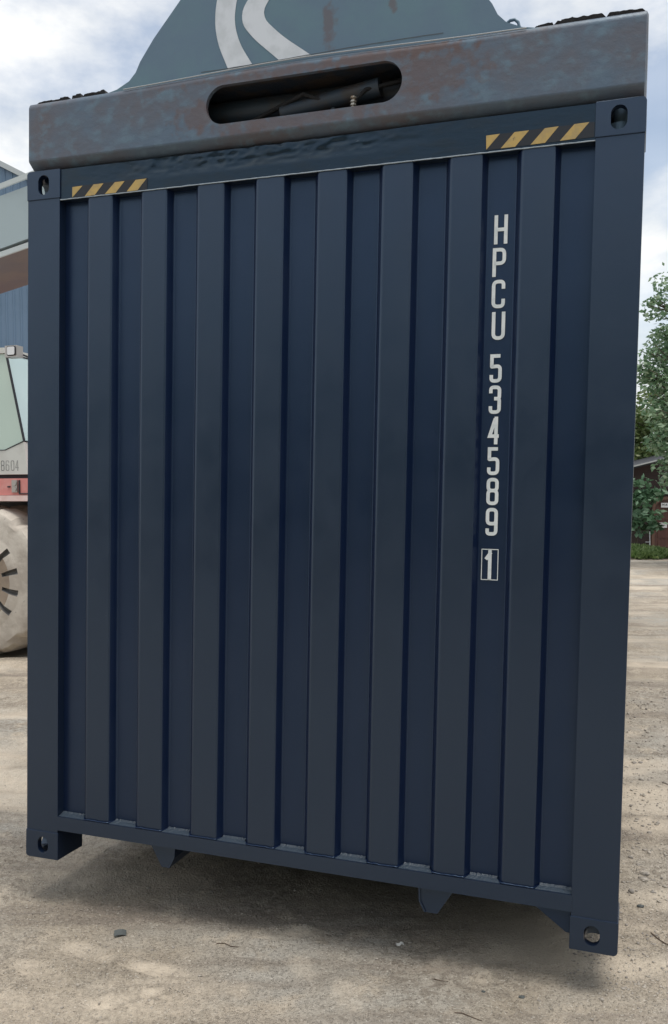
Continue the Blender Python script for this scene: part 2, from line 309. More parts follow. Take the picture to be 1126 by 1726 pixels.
c = MX(MR(NZ(.9, 4), .42, .60, 0, .8), c, MX(MR(NZ(26, 6), .45, .58), c, (.25, .215, .175)))
c = MX(MR(NZ(9, 8, ro=.7), .58, .66, 0, .45), c, (.27, .235, .195))
c = MX(MR(NZ(170, 3), .56, .68, 0, .75), c, (.13, .12, .105))
c = MX(MR(NZ(120, 2), .60, .72, 0, .8), c, (.66, .62, .55))
da = n.new('ShaderNodeAttribute'); da.attribute_name = 'dust'
c = MX(da.outputs['Fac'], c, MX(MR(NZ(60, 4), .5, .7), (.68, .59, .475), (.58, .50, .40)))
l.new(c, p.inputs['Base Color'])
v = n.new('ShaderNodeTexVoronoi'); v.inputs['Scale'].default_value = 85; l.new(tcg, v.inputs[0])
b1 = n.new('ShaderNodeBump'); b1.inputs['Strength'].default_value = .8; b1.inputs['Distance'].default_value = .006; l.new(MR(v.outputs[0], .1, .5, 1, 0), b1.inputs['Height'])
b2 = n.new('ShaderNodeBump'); b2.inputs['Strength'].default_value = 1.0; b2.inputs['Distance'].default_value = .018; l.new(NZ(38, 9, ro=.7), b2.inputs['Height']); l.new(b1.outputs[0], b2.inputs['Normal'])
l.new(MR(da.outputs['Fac'], 0, .8, 1, .55), b2.inputs['Strength']); l.new(MR(da.outputs['Fac'], 0, .8, .8, .2), b1.inputs['Strength'])
l.new(b2.outputs[0], p.inputs['Normal'])
ground = tag(grid_mesh('ground', X, Y, Z, gm), kind='structure')
dust = np.zeros_like(X)
for (cx, cy, a, b, ang, dp, fr) in FOOT:
    c_, s_ = math.cos(ang), math.sin(ang); u = ((X - cx) * c_ + (Y - cy) * s_) / a; v_ = (-(X - cx) * s_ + (Y - cy) * c_) / b
    dust = np.maximum(dust, np.clip((1.15 - u * u - v_ * v_) * 2, 0, 1) * (.48 if dp > .006 else .30))
dust = np.clip(dust * (.8 + 1.1 * fbm(X * 14, Y * 14, 4, 9)), 0, 1)
drift = np.clip((fbm(X * 1.1 + 7, Y * 2.4, 6, 61) - .08) * 1.6, 0, .42); dust = np.maximum(dust, drift)
da_ = ground.data.attributes.new('dust', 'FLOAT', 'POINT'); da_.data.foreach_set('value', dust.ravel().astype(np.float32))

# ------------------------------------------------------------------ shipping container (hanging, so slightly tilted)
CR = Matrix(((.94595914, .32375934, .01847141, -1.33117807), (-.32387437, .94609349, .00353563, 3.77466682), (-.01633099, -.00932698, .99982314, .18476044), (0, 0, 0, 1)))
box_root = empty('shipping_container', CR, 'dark navy corrugated shipping container hanging just above the ground, end wall towards the viewer', 'shipping container')
CW, CH, CL = 2.438, 2.896, 12.192
YN, YF = .007, .043     # near and far flats of the end wall
ribs = [.289 + .2493 * k for k in range(8)]
def wall_profile():
    p = [(.15, YF), (.271, YF)]
    for k, x in enumerate(ribs):
        p += [(x, YN), (x + .1135, YN), (x + .131, YF)]
        if k < 7: p.append((ribs[k + 1] - .018, YF))
    return p + [(2.285, YF)]
def extrude_profile(name, prof, z0, z1, m, parent, rad=.006):
    pts = rounded([(a, b) for a, b in prof], [(.013 if (0 < i < len(prof) - 1 and prof[i][1] < YF - .01 and prof[i - 1][1] > YF - .01) else rad) for i in range(len(prof))], n=6); bm = bmesh.new(); zs = np.linspace(z0, z1, 9); rows = []
    for z in zs: rows.append([bm.verts.new((q.x, q.y + .0012 * mnoise.noise(Vector((q.x * 3, z * 1.6, 2))), z)) for q in pts])
    for a, b in zip(rows, rows[1:]):
        for i in range(len(pts) - 1): bm.faces.new((a[i], a[i + 1], b[i + 1], b[i])).material_index = 1 if (pts[i].y + pts[i + 1].y) / 2 < YN + .004 else 0
    return fin(name, bm, m, parent, smooth=50)
ew = extrude_profile('end_wall', wall_profile(), .190, 2.785, ['navy', 'navy_lit'], box_root)
# weld bead at the foot of the corrugated sheet
def bead(name, prof, z, r, m, parent, off=-.004, amp=.5, seed=0):
    bm = bmesh.new(); pts = []
    for a, b in zip(prof, prof[1:]):
        a = Vector(a); b = Vector(b); k = max(2, int((b - a).length / .006))
        pts += [a.lerp(b, i / k) for i in range(k)]
    P = [(q.x, q.y + off, z + .003 * mnoise.noise(Vector((q.x * 40, 3 + seed, 0)))) for q in pts]
    tube(bm, P, [r * (1 + amp * mnoise.noise(Vector((p_[0] * 70, 9 + seed, p_[1] * 70)))) for p_ in P], 6); return fin(name, bm, m, parent, smooth=70)
bead('weld_or_highlight_bead', wall_profile(), .1945, .0028, 'navy', box_root)
bm = bmesh.new()
for k in range(-1, 8):      # sealant fillets on the rail inside each recess
    xa = .160 if k < 0 else ribs[k] + .116; xb = (ribs[k + 1] - .002) if k < 7 else 2.281
    ia = xa + (.0 if k < 0 else .016); ib = xb - (.0 if k == 7 else .016); n_ = 18; rows_ = []
    for i in range(n_ + 1):
        t_ = i / n_; j_ = .0016 * mnoise.noise(Vector((i * .9, k * 5, 0)))
        rows_.append([bm.verts.new((xa + (xb - xa) * t_, .006 + j_, .1912)), bm.verts.new((ia + (ib - ia) * t_, .030 + j_, .1975 + j_)), bm.verts.new((ia + (ib - ia) * t_, YF - .002, .2030 + 2 * j_))])
    for a, b in zip(rows_, rows_[1:]):
        for q in (0, 1): bm.faces.new((a[q], a[q + 1], b[q + 1], b[q]))
o = fin('sealant_fillet', bm, 'caulk', box_root); o['kind'] = 'stuff'
# posts
for x0, x1 in ((0.003, .158), (2.279, 2.435)):
    bm = bmesh.new(); box(bm, x0, x1, .002, .16, .112, 2.784); fin('corner_post', bm, 'navy_lit', box_root, bev=.006, seg=3)
# bottom rail, top rail
bm = bmesh.new(); box(bm, .156, 2.281, 0, .10, .131, .1905); fin('bottom_rail', bm, 'navy_lit', box_root, bev=.005, seg=3)
# header: dented sheet, subdivided
nx, nz = 260, 22; xs = np.linspace(.158, 2.279, nx); zs = np.linspace(2.771, 2.893, nz); XX, ZZ = np.meshgrid(xs, zs)
amp = np.clip((ZZ - 2.815) / .03, 0, 1) * np.exp(-((XX - 1.0) / .55) ** 4)
YY = .004 + amp * (.004 + .015 * np.abs(fbm(XX * 16, ZZ * 40, 3, 3)))
ho = grid_mesh('top_rail', XX, YY, ZZ, 'header', box_root); ho.data.flip_normals()
bm = bmesh.new(); bm.from_mesh(ho.data)
box(bm, .158, 2.279, .0245, .10, 2.772, 2.892); box(bm, .158, 2.279, .0065, .04, 2.768, 2.7715)
me = ho.data; bm.to_mesh(me); bm.free()
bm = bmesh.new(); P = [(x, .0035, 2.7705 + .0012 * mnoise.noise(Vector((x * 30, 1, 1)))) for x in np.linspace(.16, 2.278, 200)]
tube(bm, P, [.0022 * (1 + .5 * mnoise.noise(Vector((p_[0] * 50, 4, 4)))) for p_ in P], 6); fin('lip_highlight', bm, mat('pale_highlight', (.33, .39, .45), .4), box_root, smooth=70)  # pale bead paints the edge highlight along the header's lower lip
# corner castings with real openings
def casting(sx, top, back=False):
    x0, x1 = (0, .162) if sx < 0 else (2.276, 2.438); z0, z1 = (0, .118) if not top else (2.778, 2.896)
    y0, y1 = (-.002, .178) if not back else (CL - .178, CL)
    bm = bmesh.new(); box(bm, x0, x1, y0, y1, z0, z1)
    ed = []
    outx = x0 if sx < 0 else x1; outz = z1 if top else z0
    for e in bm.edges:
        a, b = e.verts; ix = abs(a.co.x - outx) < 1e-4 and abs(b.co.x - outx) < 1e-4; iz = abs(a.co.z - outz) < 1e-4 and abs(b.co.z - outz) < 1e-4
        if ix and iz: ed.append(e)
    bmesh.ops.bevel(bm, geom=ed, offset=.017, segments=5, profile=.5, affect='EDGES')
    bmesh.ops.bevel(bm, geom=[e for e in bm.edges if e.calc_face_angle(0) > .8 and e.calc_length() > .05], offset=.003, segments=2, profile=.5, affect='EDGES')
    o = fin('corner_casting', bm, ['navy_lit', 'navy_in'], box_root, smooth=40); o.modifiers.clear()
    if back: return o
    cut = []
    def C(bm_): bmesh.ops.recalc_face_normals(bm_, faces=bm_.faces); m_ = bpy.data.meshes.new('c'); bm_.to_mesh(m_); bm_.free(); q = bpy.data.objects.new('c', m_); COL.objects.link(q); q.matrix_world = CR; cut.append(q)
    bm = bmesh.new(); box(bm, x0 + .026, x1 - .026, y0 + .026, y1 - .026, z0 + .026, z1 - .026); C(bm)
    zc = z0 + .059; xc = .087 if sx < 0 else 2.351
    if top: xc = .082 if sx < 0 else 2.352
    bm = bmesh.new(); prism(bm, stadium(xc, zc, .053, .070 if not top else .080), y0 - .02, y0 + .05); C(bm)
    bm = bmesh.new(); pts = stadium(.089, zc, .053, .079)      # side opening: outline in Y,Z
    xa, xb = (x0 - .02, x0 + .05) if sx < 0 else (x1 - .05, x1 + .02)
    A = [bm.verts.new((xa, q[0], q[1])) for q in pts]; B = [bm.verts.new((xb, q[0], q[1])) for q in pts]; bm.faces.new(A); bm.faces.new(B[::-1])
    for i in range(len(pts)): bm.faces.new((A[i], B[i], B[(i + 1) % len(pts)], A[(i + 1) % len(pts)]))
    C(bm)
    bm = bmesh.new(); pts = stadium((x0 + x1) / 2, .089, .064, .124); za, zb = (z1 - .05, z1 + .02) if top else (z0 - .02, z0 + .05)
    A = [bm.verts.new((q[0], q[1], za)) for q in pts]; B = [bm.verts.new((q[0], q[1], zb)) for q in pts]; bm.faces.new(A); bm.faces.new(B[::-1])
    for i in range(len(pts)): bm.faces.new((A[i], B[i], B[(i + 1) % len(pts)], A[(i + 1) % len(pts)]))
    C(bm)
    bpy.context.view_layer.update(); boolean(o, cut); return o
for sx in (-1, 1):
    for top in (0, 1): casting(sx, top); casting(sx, top, True)
# gusset beside the right bottom casting, small gussets, tunnel lugs
bm = bmesh.new(); prism(bm, [(2.135, .1305), (2.2755, .1305), (2.2755, .040), (2.262, .040)], .035, .047); fin('gusset', bm, 'navy', box_root, bev=.002)
bm = bmesh.new(); prism(bm, rounded([(.596, .1305), (.712, .1305), (.707, .085), (.684, .038), (.650, .038)], [0, 0, .02, .003, .003], True), .022, .032)
for pts in ([(.707, .1305), (.704, .085), (.681, .040)],):
    for a, b in zip(pts, pts[1:]):
        vs = [bm.verts.new(q) for q in ((a[0], .0165, a[1]), (b[0], .0165, b[1]), (b[0] + .007, .0165, b[1]), (a[0] + .007, .0165, a[1]))]
        ve = [bm.verts.new((q.co.x, .40, q.co.z)) for q in vs]; bm.faces.new(vs); bm.faces.new(ve[::-1])
        for i in range(4): bm.faces.new((vs[i], ve[i], ve[(i + 1) % 4], vs[(i + 1) % 4]))
fin('tunnel_lug', bm, 'navy_lit', box_root)
bm = bmesh.new(); prism(bm, rounded([(1.733, .1305), (1.862, .1305), (1.802, .034), (1.757, .034), (1.736, .075)], [0, 0, .003, .003, .02], True), .022, .032)
for pts in ([(1.729, .1305), (1.732, .075), (1.753, .036)],):
    for a, b in zip(pts, pts[1:]):
        vs = [bm.verts.new(q) for q in ((a[0], .0165, a[1]), (b[0], .0165, b[1]), (b[0] + .007, .0165, b[1]), (a[0] + .007, .0165, a[1]))]
        ve = [bm.verts.new((q.co.x, .40, q.co.z)) for q in vs]; bm.faces.new(vs); bm.faces.new(ve[::-1])
        for i in range(4): bm.faces.new((vs[i], ve[i], ve[(i + 1) % 4], vs[(i + 1) % 4]))
fin('tunnel_lug', bm, 'navy_lit', box_root)
# floor with cross members, roof, side walls, side rails, rear
bm = bmesh.new(); box(bm, .10, CW - .10, .101, CL - .1, .150, .185)
for k in range(38): box(bm, .12, CW - .12, .35 + k * .31, .40 + k * .31, .06, .149)
fin('floor', bm, 'navy_in', box_root)
bm = bmesh.new(); rows = []
ys = [.12]; up = [0]
k = .20
while k < CL - .3: ys += [k, k + .02, k + .11, k + .13]; up += [0, 1, 1, 0]; k += .21
ys.append(CL - .12); up.append(0)
for y_, u_ in zip(ys, up): rows.append([bm.verts.new((x_, y_, 2.868 + .018 * u_)) for x_ in (.04, CW - .04)])
for a, b in zip(rows, rows[1:]): bm.faces.new((a[0], a[1], b[1], b[0]))
fin('roof', bm, 'navy', box_root)
for xa, s in ((.012, 1), (CW - .012, -1)):
    prof = []; k = .17
    while k < CL - .35: prof += [(k, 0), (k + .072, 0), (k + .14, .036), (k + .21, .036)]; k += .278
    bm = bmesh.new(); rows = [[bm.verts.new((xa + s * q[1], q[0], z_)) for q in prof] for z_ in (.165, 2.86)]
    for i in range(len(prof) - 1): bm.faces.new((rows[0][i], rows[0][i + 1], rows[1][i + 1], rows[1][i]))
    fin('side_wall', bm, 'navy', box_root)
    bm = bmesh.new(); xr = sorted((xa - s * .006, xa + s * .045)); box(bm, xr[0], xr[1], .179, CL - .179, .03, .163); fin('side_rail', bm, 'navy', box_root, bev=.004)
    bm = bmesh.new(); box(bm, xr[0], xr[1], .179, CL - .179, 2.832, 2.892); fin('side_rail', bm, 'navy', box_root, bev=.004)
bm = bmesh.new(); box(bm, .17, CW - .17, CL - .06, CL - .02, .13, 2.77); fin('rear_door', bm, 'navy', box_root)
for x0 in (.003, 2.279):
    bm = bmesh.new(); box(bm, x0, x0 + .156, CL - .16, CL - .003, .112, 2.784); fin('corner_post', bm, 'navy', box_root, bev=.006)
bm = bmesh.new(); box(bm, .158, 2.279, CL - .1, CL - .004, 2.772, 2.892); fin('top_rail', bm, 'navy', box_root)
bm = bmesh.new(); box(bm, .156, 2.281, CL - .1, CL - .004, .02, .128); fin('bottom_rail', bm, 'navy', box_root)
# lettering on the far flat between the seventh and eighth rib
bm = bmesh.new(); yl = YF - .0035
rows = [('H', 2.564, 2.463), ('P', 2.450, 2.350), ('C', 2.339, 2.240), ('U', 2.227, 2.129), ('5', 2.079, 1.979), ('3', 1.969, 1.869), ('4', 1.859, 1.761), ('5', 1.751, 1.652),
        ('8', 1.642, 1.545), ('9', 1.535, 1.436), ('1', 1.379, 1.281)]
for i, (ch, z1, z0) in enumerate(rows):
    xx = 1.942 if ch in 'HU' else 1.939; wd = .047 if ch in 'HPCU' else .043
    if ch == '1': xx, wd = 1.938, .034
    glyph(bm, ch, xx, z0, wd, z1 - z0, .0125, yl)
box_pts = [(1.9285, 1.2775), (1.9865, 1.2775), (1.9865, 1.3865), (1.9285, 1.3865)]; ribbon(bm, [Vector(q) for q in box_pts], .0028, yl, True)
o = fin('identification_number', bm, 'white', box_root); tag(o, 'white vertical lettering HPCU 534589 with a boxed 1')
# hazard tapes
def tape(base, x0, x1, zb0, zb1, zt, quads):
    bm = bmesh.new(); v = [bm.verts.new(q) for q in ((x0, base, zb0), (x1, base, zb1), (x1, base, zb1 + zt), (x0, base, zb0 + zt))]; bm.faces.new(v)
    o = fin('hazard_tape', bm, 'black', box_root); bm = bmesh.new()
    for q in quads: bm.faces.new([bm.verts.new((a, base - .0006, b)) for a, b in q])
    fin('yellow_stripe', bm, 'yellow', o); return o
tag(tape(.0024, 1.911, 2.274, 2.778, 2.782, .050, [[(1.911, 2.828), (1.959, 2.829), (1.913, 2.780)], [(2.009, 2.829), (2.058, 2.829), (2.012, 2.779), (1.963, 2.779)],
     [(2.111, 2.830), (2.157, 2.831), (2.113, 2.781), (2.064, 2.780)], [(2.208, 2.832), (2.257, 2.833), (2.212, 2.783), (2.162, 2.782)]]), 'yellow and black tape beside the right top corner')
tag(tape(.0024, .219, .568, 2.7725, 2.7725, .046, [[(.219, 2.816), (.268, 2.817), (.219, 2.774)], [(.32, 2.817), (.367, 2.817), (.326, 2.774), (.279, 2.774)],
     [(.42, 2.816), (.465, 2.816), (.424, 2.774), (.374, 2.774)], [(.516, 2.816), (.565, 2.816), (.524, 2.774), (.475, 2.774)]]), 'yellow and black tape beside the left top corner')

for o in box_root.children:      # the frame is racked a little: the far end sits inboard
    for v_ in o.data.vertices:
        if v_.co.y > .2: v_.co.x -= .021 * (v_.co.y - .2)
# ------------------------------------------------------------------ reach stacker: chassis, cab, boom and the spreader that holds the container
yaw = math.atan2(-.32387437, .94595914)
VR = Matrix.Translation((-1.33117807, 3.77466682, 0)) @ Matrix.Rotation(yaw, 4, 'Z')
veh = empty('reach_stacker', VR, 'reach stacker with red chassis and pale cab holding the navy container by its spreader', 'reach stacker')
LOC = VR.inverted() @ CR      # container frame seen from the vehicle frame
def into(o): o.matrix_local = LOC; return o
# end beam of the spreader
bm = bmesh.new()
sec = [(-.006, 2.935), (-.006, 3.155), (.004, 3.172), (.02, 3.176), (.30, 3.176), (.30, 2.905), (.035, 2.905)]
pts = rounded([Vector(q) for q in sec], [.006, .008, .008, .008, .01, .01, .012], True, 3)
def top_wave(x, z): return z + (.012 * math.exp(-((x - 1.15) / .5) ** 2) if z > 3.1 else 0)
A = []
xsn = [.006] + list(np.linspace(.012, 2.428, 30)) + [2.434]
for i, x in enumerate(xsn):
    k = .008 if i in (0, len(xsn) - 1) else 0
    A.append([bm.verts.new((x, q.x + (k if q.x < .1 else -k), top_wave(x, q.y) + (k if q.y < 3.0 else -k))) for q in pts])
for a, b in zip(A, A[1:]):
    for i in range(len(pts)): bm.faces.new((a[i], a[(i + 1) % len(pts)], b[(i + 1) % len(pts)], b[i]))
bm.faces.new(A[0]); bm.faces.new(A[-1][::-1])
beam = fin('spreader', bm, ['beam', 'under'], None, smooth=40); beam.modifiers.clear()
beam.matrix_world = CR
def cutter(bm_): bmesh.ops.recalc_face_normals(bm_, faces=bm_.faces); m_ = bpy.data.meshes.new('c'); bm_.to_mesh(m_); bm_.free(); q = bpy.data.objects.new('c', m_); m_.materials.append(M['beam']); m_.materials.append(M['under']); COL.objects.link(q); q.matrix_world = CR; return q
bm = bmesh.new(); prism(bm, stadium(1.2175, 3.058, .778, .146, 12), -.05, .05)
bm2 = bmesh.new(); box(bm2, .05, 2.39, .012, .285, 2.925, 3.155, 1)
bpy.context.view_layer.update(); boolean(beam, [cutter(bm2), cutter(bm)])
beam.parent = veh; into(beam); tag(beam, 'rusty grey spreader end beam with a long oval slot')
def sp(name, bm, m, **k): o = fin(name, bm, m, beam, **k); return o
# fittings inside the slot
bm = bmesh.new(); tube(bm, [(.2, .16, 3.09), (2.2, .16, 3.09)], .05, 16); tube(bm, [(1.10, .11, 3.045), (1.5, .09, 3.085)], [.032, .036], 14); sp('hydraulic_cylinder', bm, 'cyl', smooth=50)
bm = bmesh.new(); tube(bm, [(1.415, .022, 2.96), (1.415, .022, 2.998), (1.417, .024, 3.028)], .007, 8)
for z_ in (3.0, 3.012, 3.026): tube(bm, [(1.4155, .022, z_), (1.4155, .022, z_ + .006)], .0115, 6)
sp('hose_fitting', bm, 'pipe', smooth=40)
bm = bmesh.new(); tube(bm, [(1.30, .09, 2.94), (1.30, .085, 3.0), (1.32, .10, 3.05)], .009, 8); sp('hose_fitting', bm, 'cyl', smooth=40)
bm = bmesh.new(); tube(bm, [(1.415, .03, 3.02), (1.45, .06, 3.07), (1.60, .09, 3.10), (1.8, .1, 3.05)], .008, 8); tube(bm, [(1.3, .08, 3.05), (1.2, .07, 3.09), (.95, .12, 3.03), (.7, .15, 3.05)], .009, 8); sp('hydraulic_hose', bm, 'rubber', smooth=60)
bm = bmesh.new(); tube(bm, [(1.475, .105, 3.085), (1.475, .09, 3.085)], .018, 14); sp('pin_head', bm, 'pipe', smooth=40)
# tall flared end plate with its emblem
c0 = 1.2245
half = [(.845, 3.172), (.80, 3.181), (.745, 3.206), (.715, 3.236), (.695, 3.275), (.635, 3.355), (.52, 3.482), (.40, 3.62), (.33, 3.72), (.30, 3.80), (.28, 3.86), (.22, 3.90)]
pl = [(c0 + a, b) for a, b in half] + [(c0 - a, b) for a, b in half[::-1]]
bm = bmesh.new(); prism(bm, [Vector(q) for q in pl], .006, .030); prism(bm, [(c0 + (a - .03), b + .0) for a, b in half[3:-1]] + [(c0 - (a - .03), b) for a, b in half[3:-1][::-1]], .031, .42)
plate = sp('end_plate', bm, 'plate', bev=.003)
for z_ in (0,):
    bm = bmesh.new(); P = [(x, .004, 3.178 + .020 * math.exp(-((x - 1.2) / .55) ** 2)) for x in np.linspace(.46, 2.04, 60)]
    tube(bm, [(a, b - .007, c_ - .0085) for a, b, c_ in P], .0022, 6); sp('weld_or_highlight_bead', bm, mat('edge_highlight', (.38, .40, .42), .5), smooth=70)  # thin pale line paints the highlight on the beam's top edge
bm = bmesh.new()
def smooth_poly(pts, n=4): return rounded([Vector(q) for q in pts], .09, False, n)
zm = 3.395
def emb(left, right, y):
    lo = smooth_poly(left); ro = smooth_poly(right); pts = lo + ro[::-1]
    return pts
e1l = [(.915, 3.193), (.872, 3.288), (.856, 3.368), (.862, 3.456), (.892, 3.545), (.945, 3.63)]
e1r = [(1.015, 3.198), (.962, 3.280), (.938, 3.362), (.946, 3.442), (.975, 3.53), (1.03, 3.63)]
e2l = [(1.127, 3.195), (1.019, 3.291), (.972, 3.350), (.970, 3.402), (1.01, 3.46), (1.12, 3.57), (1.18, 3.63)]
e2r = [(1.253, 3.197), (1.134, 3.285), (1.067, 3.352), (1.058, 3.389), (1.085, 3.43), (1.19, 3.53), (1.30, 3.63)]
for a, b in ((e1l, e1r), (e2l, e2r)):
    A = smooth_poly(a, 5); B = smooth_poly(b, 5)
    def resample(Q, n=40):
        d = [0]
        for u, v_ in zip(Q, Q[1:]): d.append(d[-1] + (v_ - u).length)
        o_ = []
        for k in range(n):
            s_ = d[-1] * k / (n - 1); j = max(i for i in range(len(d)) if d[i] <= s_ + 1e-9); j = min(j, len(Q) - 2); o_.append(Q[j].lerp(Q[j + 1], (s_ - d[j]) / max(1e-9, d[j + 1] - d[j])))
        return o_
    A = resample(A); B = resample(B); va = [bm.verts.new((q.x, .0046, q.y)) for q in A]; vb = [bm.verts.new((q.x, .0046, q.y)) for q in B]
    for i in range(len(va) - 1): bm.faces.new((va[i], vb[i], vb[i + 1], va[i + 1]))
sp('emblem', bm, 'logo')
bm = bmesh.new(); ribbon(bm, [Vector((x, 3.199 + .004 * math.sin(x * 5) + .0015 * mnoise.noise(Vector((x * 12, 0, 0))))) for x in np.linspace(.80, 1.75, 50)], .0022, .0040)
sp('fold_shadow_line', bm, mat('fold_shadow', (.07, .075, .08), .8))  # dark strip paints the shadow of the plate's fold
bm = bmesh.new(); tube(bm, [(1.952, .05, 3.205), (1.962, .05, 3.222), (1.976, .05, 3.232), (1.992, .05, 3.233), (2.004, .05, 3.222), (2.010, .05, 3.200), (2.013, .05, 3.175)], .0055, 8); sp('lifting_eye', bm, 'plate', smooth=60)
# perished rubber pads along the beam top
def pad(x0, x1, h0, h1, seed, zb=3.170):
    bm = bmesh.new(); n_ = 90; xs_ = np.linspace(x0, x1, n_); tops = []
    for i, x in enumerate(xs_):
        t_ = i / (n_ - 1); e = min(1, min(t_, 1 - t_) * 12); k = mnoise.noise(Vector((math.floor(x * 26) * 3.1, seed, 0))); k2 = mnoise.noise(Vector((x * 60, seed, 4)))
        tops.append(zb + (h0 + (h1 - h0) * t_) * (.75 + .45 * k + .2 * k2) * e + .002)
    R_ = [[bm.verts.new((x, y_, z_)) for (y_, z_) in ((.012, zb), (.008, tp), (.15, tp + .002), (.16, zb))] for x, tp in zip(xs_, tops)]
    for a, b in zip(R_, R_[1:]):
        for i in range(4): bm.faces.new((a[i], a[(i + 1) % 4], b[(i + 1) % 4], b[i]))
    bm.faces.new(R_[0]); bm.faces.new(R_[-1][::-1]); return sp('rubber_pad', bm, 'rubber')
pad(.04, .205, .010, .016, 1); pad(.21, .255, .016, .018, 5); pad(.262, .372, .018, .024, 2)
pad(2.065, 2.13, .008, .016, 3); pad(2.128, 2.30, .018, .022, 6); pad(2.30, 2.425, .020, .014, 9)
# spreader side members and central frame, further back over the container
bm = bmesh.new(); box(bm, .35, .62, .31, 11.9, 2.96, 3.14); box(bm, 1.82, 2.09, .31, 11.9, 2.96, 3.14); box(bm, .1, 2.1, 11.9, 12.19, 2.91, 3.16)
box(bm, .5, 1.95, 5.2, 7.0, 3.15, 3.55); box(bm, .15, .85, 5.65, 6.55, 3.551, 5.75); sp('spreader_frame', bm, 'plate', bev=.006)
for xx in (.081, 2.357):
    bm = bmesh.new(); tube(bm, [(xx, .089, 2.84), (xx, .089, 2.93)], .026, 12)
    if xx > 1: tube(bm, [(xx - .004, .085, 2.806), (xx - .004, .085, 2.839)], .046, 16)
    sp('twistlock', bm, 'plate', smooth=40)

def vp(name, bm, m, parent=veh, **k): return fin(name, bm, m, parent, **k)
# boom
def bl(x, top): return (5.42 + .20 * (x + 4.355)) if top else (4.66 + .19 * (x + 4.355))
bm = bmesh.new()
prism(bm, [(-10.6, bl(-10.6, 0)), (.9, bl(.9, 0) + .15), (.9, bl(.9, 1) - .15), (-10.6, bl(-10.6, 1))], 5.6, 6.6)
boom = vp('boom', bm, 'boom', bev=.03)
bm = bmesh.new(); prism(bm, [(-10.5, bl(-10.5, 1) - .01), (-1, bl(-1, 1) - .01), (-1, bl(-1, 1) + .05), (-10.5, bl(-10.5, 1) + .05)], 5.575, 5.598); prism(bm, [(-10.5, bl(-10.5, 0) - .03), (-1, bl(-1, 0) - .03), (-1, bl(-1, 0) + .03), (-10.5, bl(-10.5, 0) + .03)], 5.575, 5.598)
vp('boom_flange', bm, mat('pale_edge', (.5, .55, .56), .5), boom)
bm = bmesh.new(); prism(bm, [(-10.5, bl(-10.5, 0) - .012), (-.9, bl(-.9, 0) - .012), (-.9, bl(-.9, 0) - .003), (-10.5, bl(-10.5, 0) - .003)], 5.62, 6.58); vp('boom_bottom_plate', bm, 'boom_under', boom)
bm = bmesh.new(); tube(bm, [(-4.18, 5.6, 5.14), (-4.18, 5.592, 5.14)], .022, 10); vp('bolt', bm, 'dark', boom)
# cylinder under the boom, rear pivot tower
bm = bmesh.new(); tube(bm, [(-7.2, 6.1, 1.9), (-5.6, 6.1, 4.2)], .13, 14); vp('lift_cylinder', bm, 'dark', smooth=50)
bm = bmesh.new(); prism(bm, [(-10.9, 1.6), (-9.2, 1.6), (-9.8, 4.2), (-10.8, 4.2)], 5.5, 6.7); vp('pivot_tower', bm, 'red', bev=.02)
# chassis
bm = bmesh.new(); box(bm, -10.8, -3.2, 5.02, 7.6, 1.80, 1.985); vp('chassis', bm, 'red', bev=.012); ch = bpy.context.scene.objects['chassis']
bm = bmesh.new(); box(bm, -10.8, -3.18, 5.0, 7.62, 1.735, 1.797); vp('flange', bm, 'pink', ch, bev=.008)
bm = bmesh.new(); box(bm, -10.6, -3.5, 5.9, 7.0, .55, 1.73); vp('frame', bm, 'dark', ch, bev=.02)
bm = bmesh.new(); box(bm, -12.2, -10.82, 5.0, 7.6, .6, 2.3); vp('counterweight', bm, 'red', bev=.05)
bm = bmesh.new(); box(bm, -4.12, -4.085, 5.008, 5.018, 1.885, 1.9); vp('slot', bm, 'dark', ch)
bm = bmesh.new(); prism(bm, [(-3.97, 1.81), (-3.78, 1.81), (-3.78, 1.822), (-3.955, 1.822), (-3.955, 1.965), (-3.97, 1.965)], 5.005, 5.018); vp('bracket', bm, 'dark', ch)
bm = bmesh.new(); tube(bm, [(-4.02, 5.018, 1.93), (-4.02, 4.99, 1.93)], .03, 12); tube(bm, [(-4.015, 5.018, 1.865), (-4.015, 4.99, 1.865)], .024, 12); box(bm, -4.055, -3.985, 4.999, 5.018, 1.83, 1.965); vp('hose_coupling', bm, 'chrome', ch, smooth=40)
# cab: side outline in X,Z
fx = lambda z: -3.875 - (0 if z < 2.03 else (z - 2.03) * .135 if z < 2.39 else .049 + (z - 2.39) * .225)
def cabslab(bm, z0, z1, xr, y0=5.05, y1=6.55): prism(bm, [(xr, z0), (fx(z0), z0), (fx(z1), z1), (xr, z1)], y0, y1)
bm = bmesh.new(); prism(bm, [(-5.7, 2.03), (fx(2.03), 2.03), (fx(2.39), 2.385), (-4.17, 2.295), (-5.7, 2.295)], 5.05, 5.11); box(bm, -5.7, -5.6, 5.05, 6.55, 2.03, 3.40); prism(bm, [(-5.7, 3.36), (fx(3.36), 3.36), (fx(3.40), 3.42), (-5.7, 3.46)], 5.03, 6.57)
cab = vp('cab', bm, 'cabpaint', bev=.006)
bm = bmesh.new(); prism(bm, [(fx(2.03) - .05, 2.03), (fx(2.03) + .002, 2.03), (fx(2.39) + .002, 2.39), (fx(2.39) - .05, 2.39)], 5.112, 6.55); vp('front_panel', bm, 'cabfront', cab)
bm = bmesh.new(); prism(bm, [(-5.6, 2.305), (-4.175, 2.305), (fx(2.40) - .012, 2.395), (fx(3.355) - .012, 3.355), (-5.6, 3.355)], 5.06, 5.075); vp('side_window', bm, 'glass_side', cab)
bm = bmesh.new(); prism(bm, [(fx(2.40) - .015, 2.40), (fx(2.40), 2.40), (fx(3.355), 3.355), (fx(3.355) - .015, 3.355)], 5.08, 6.55); vp('windscreen', bm, 'glass_front', cab)
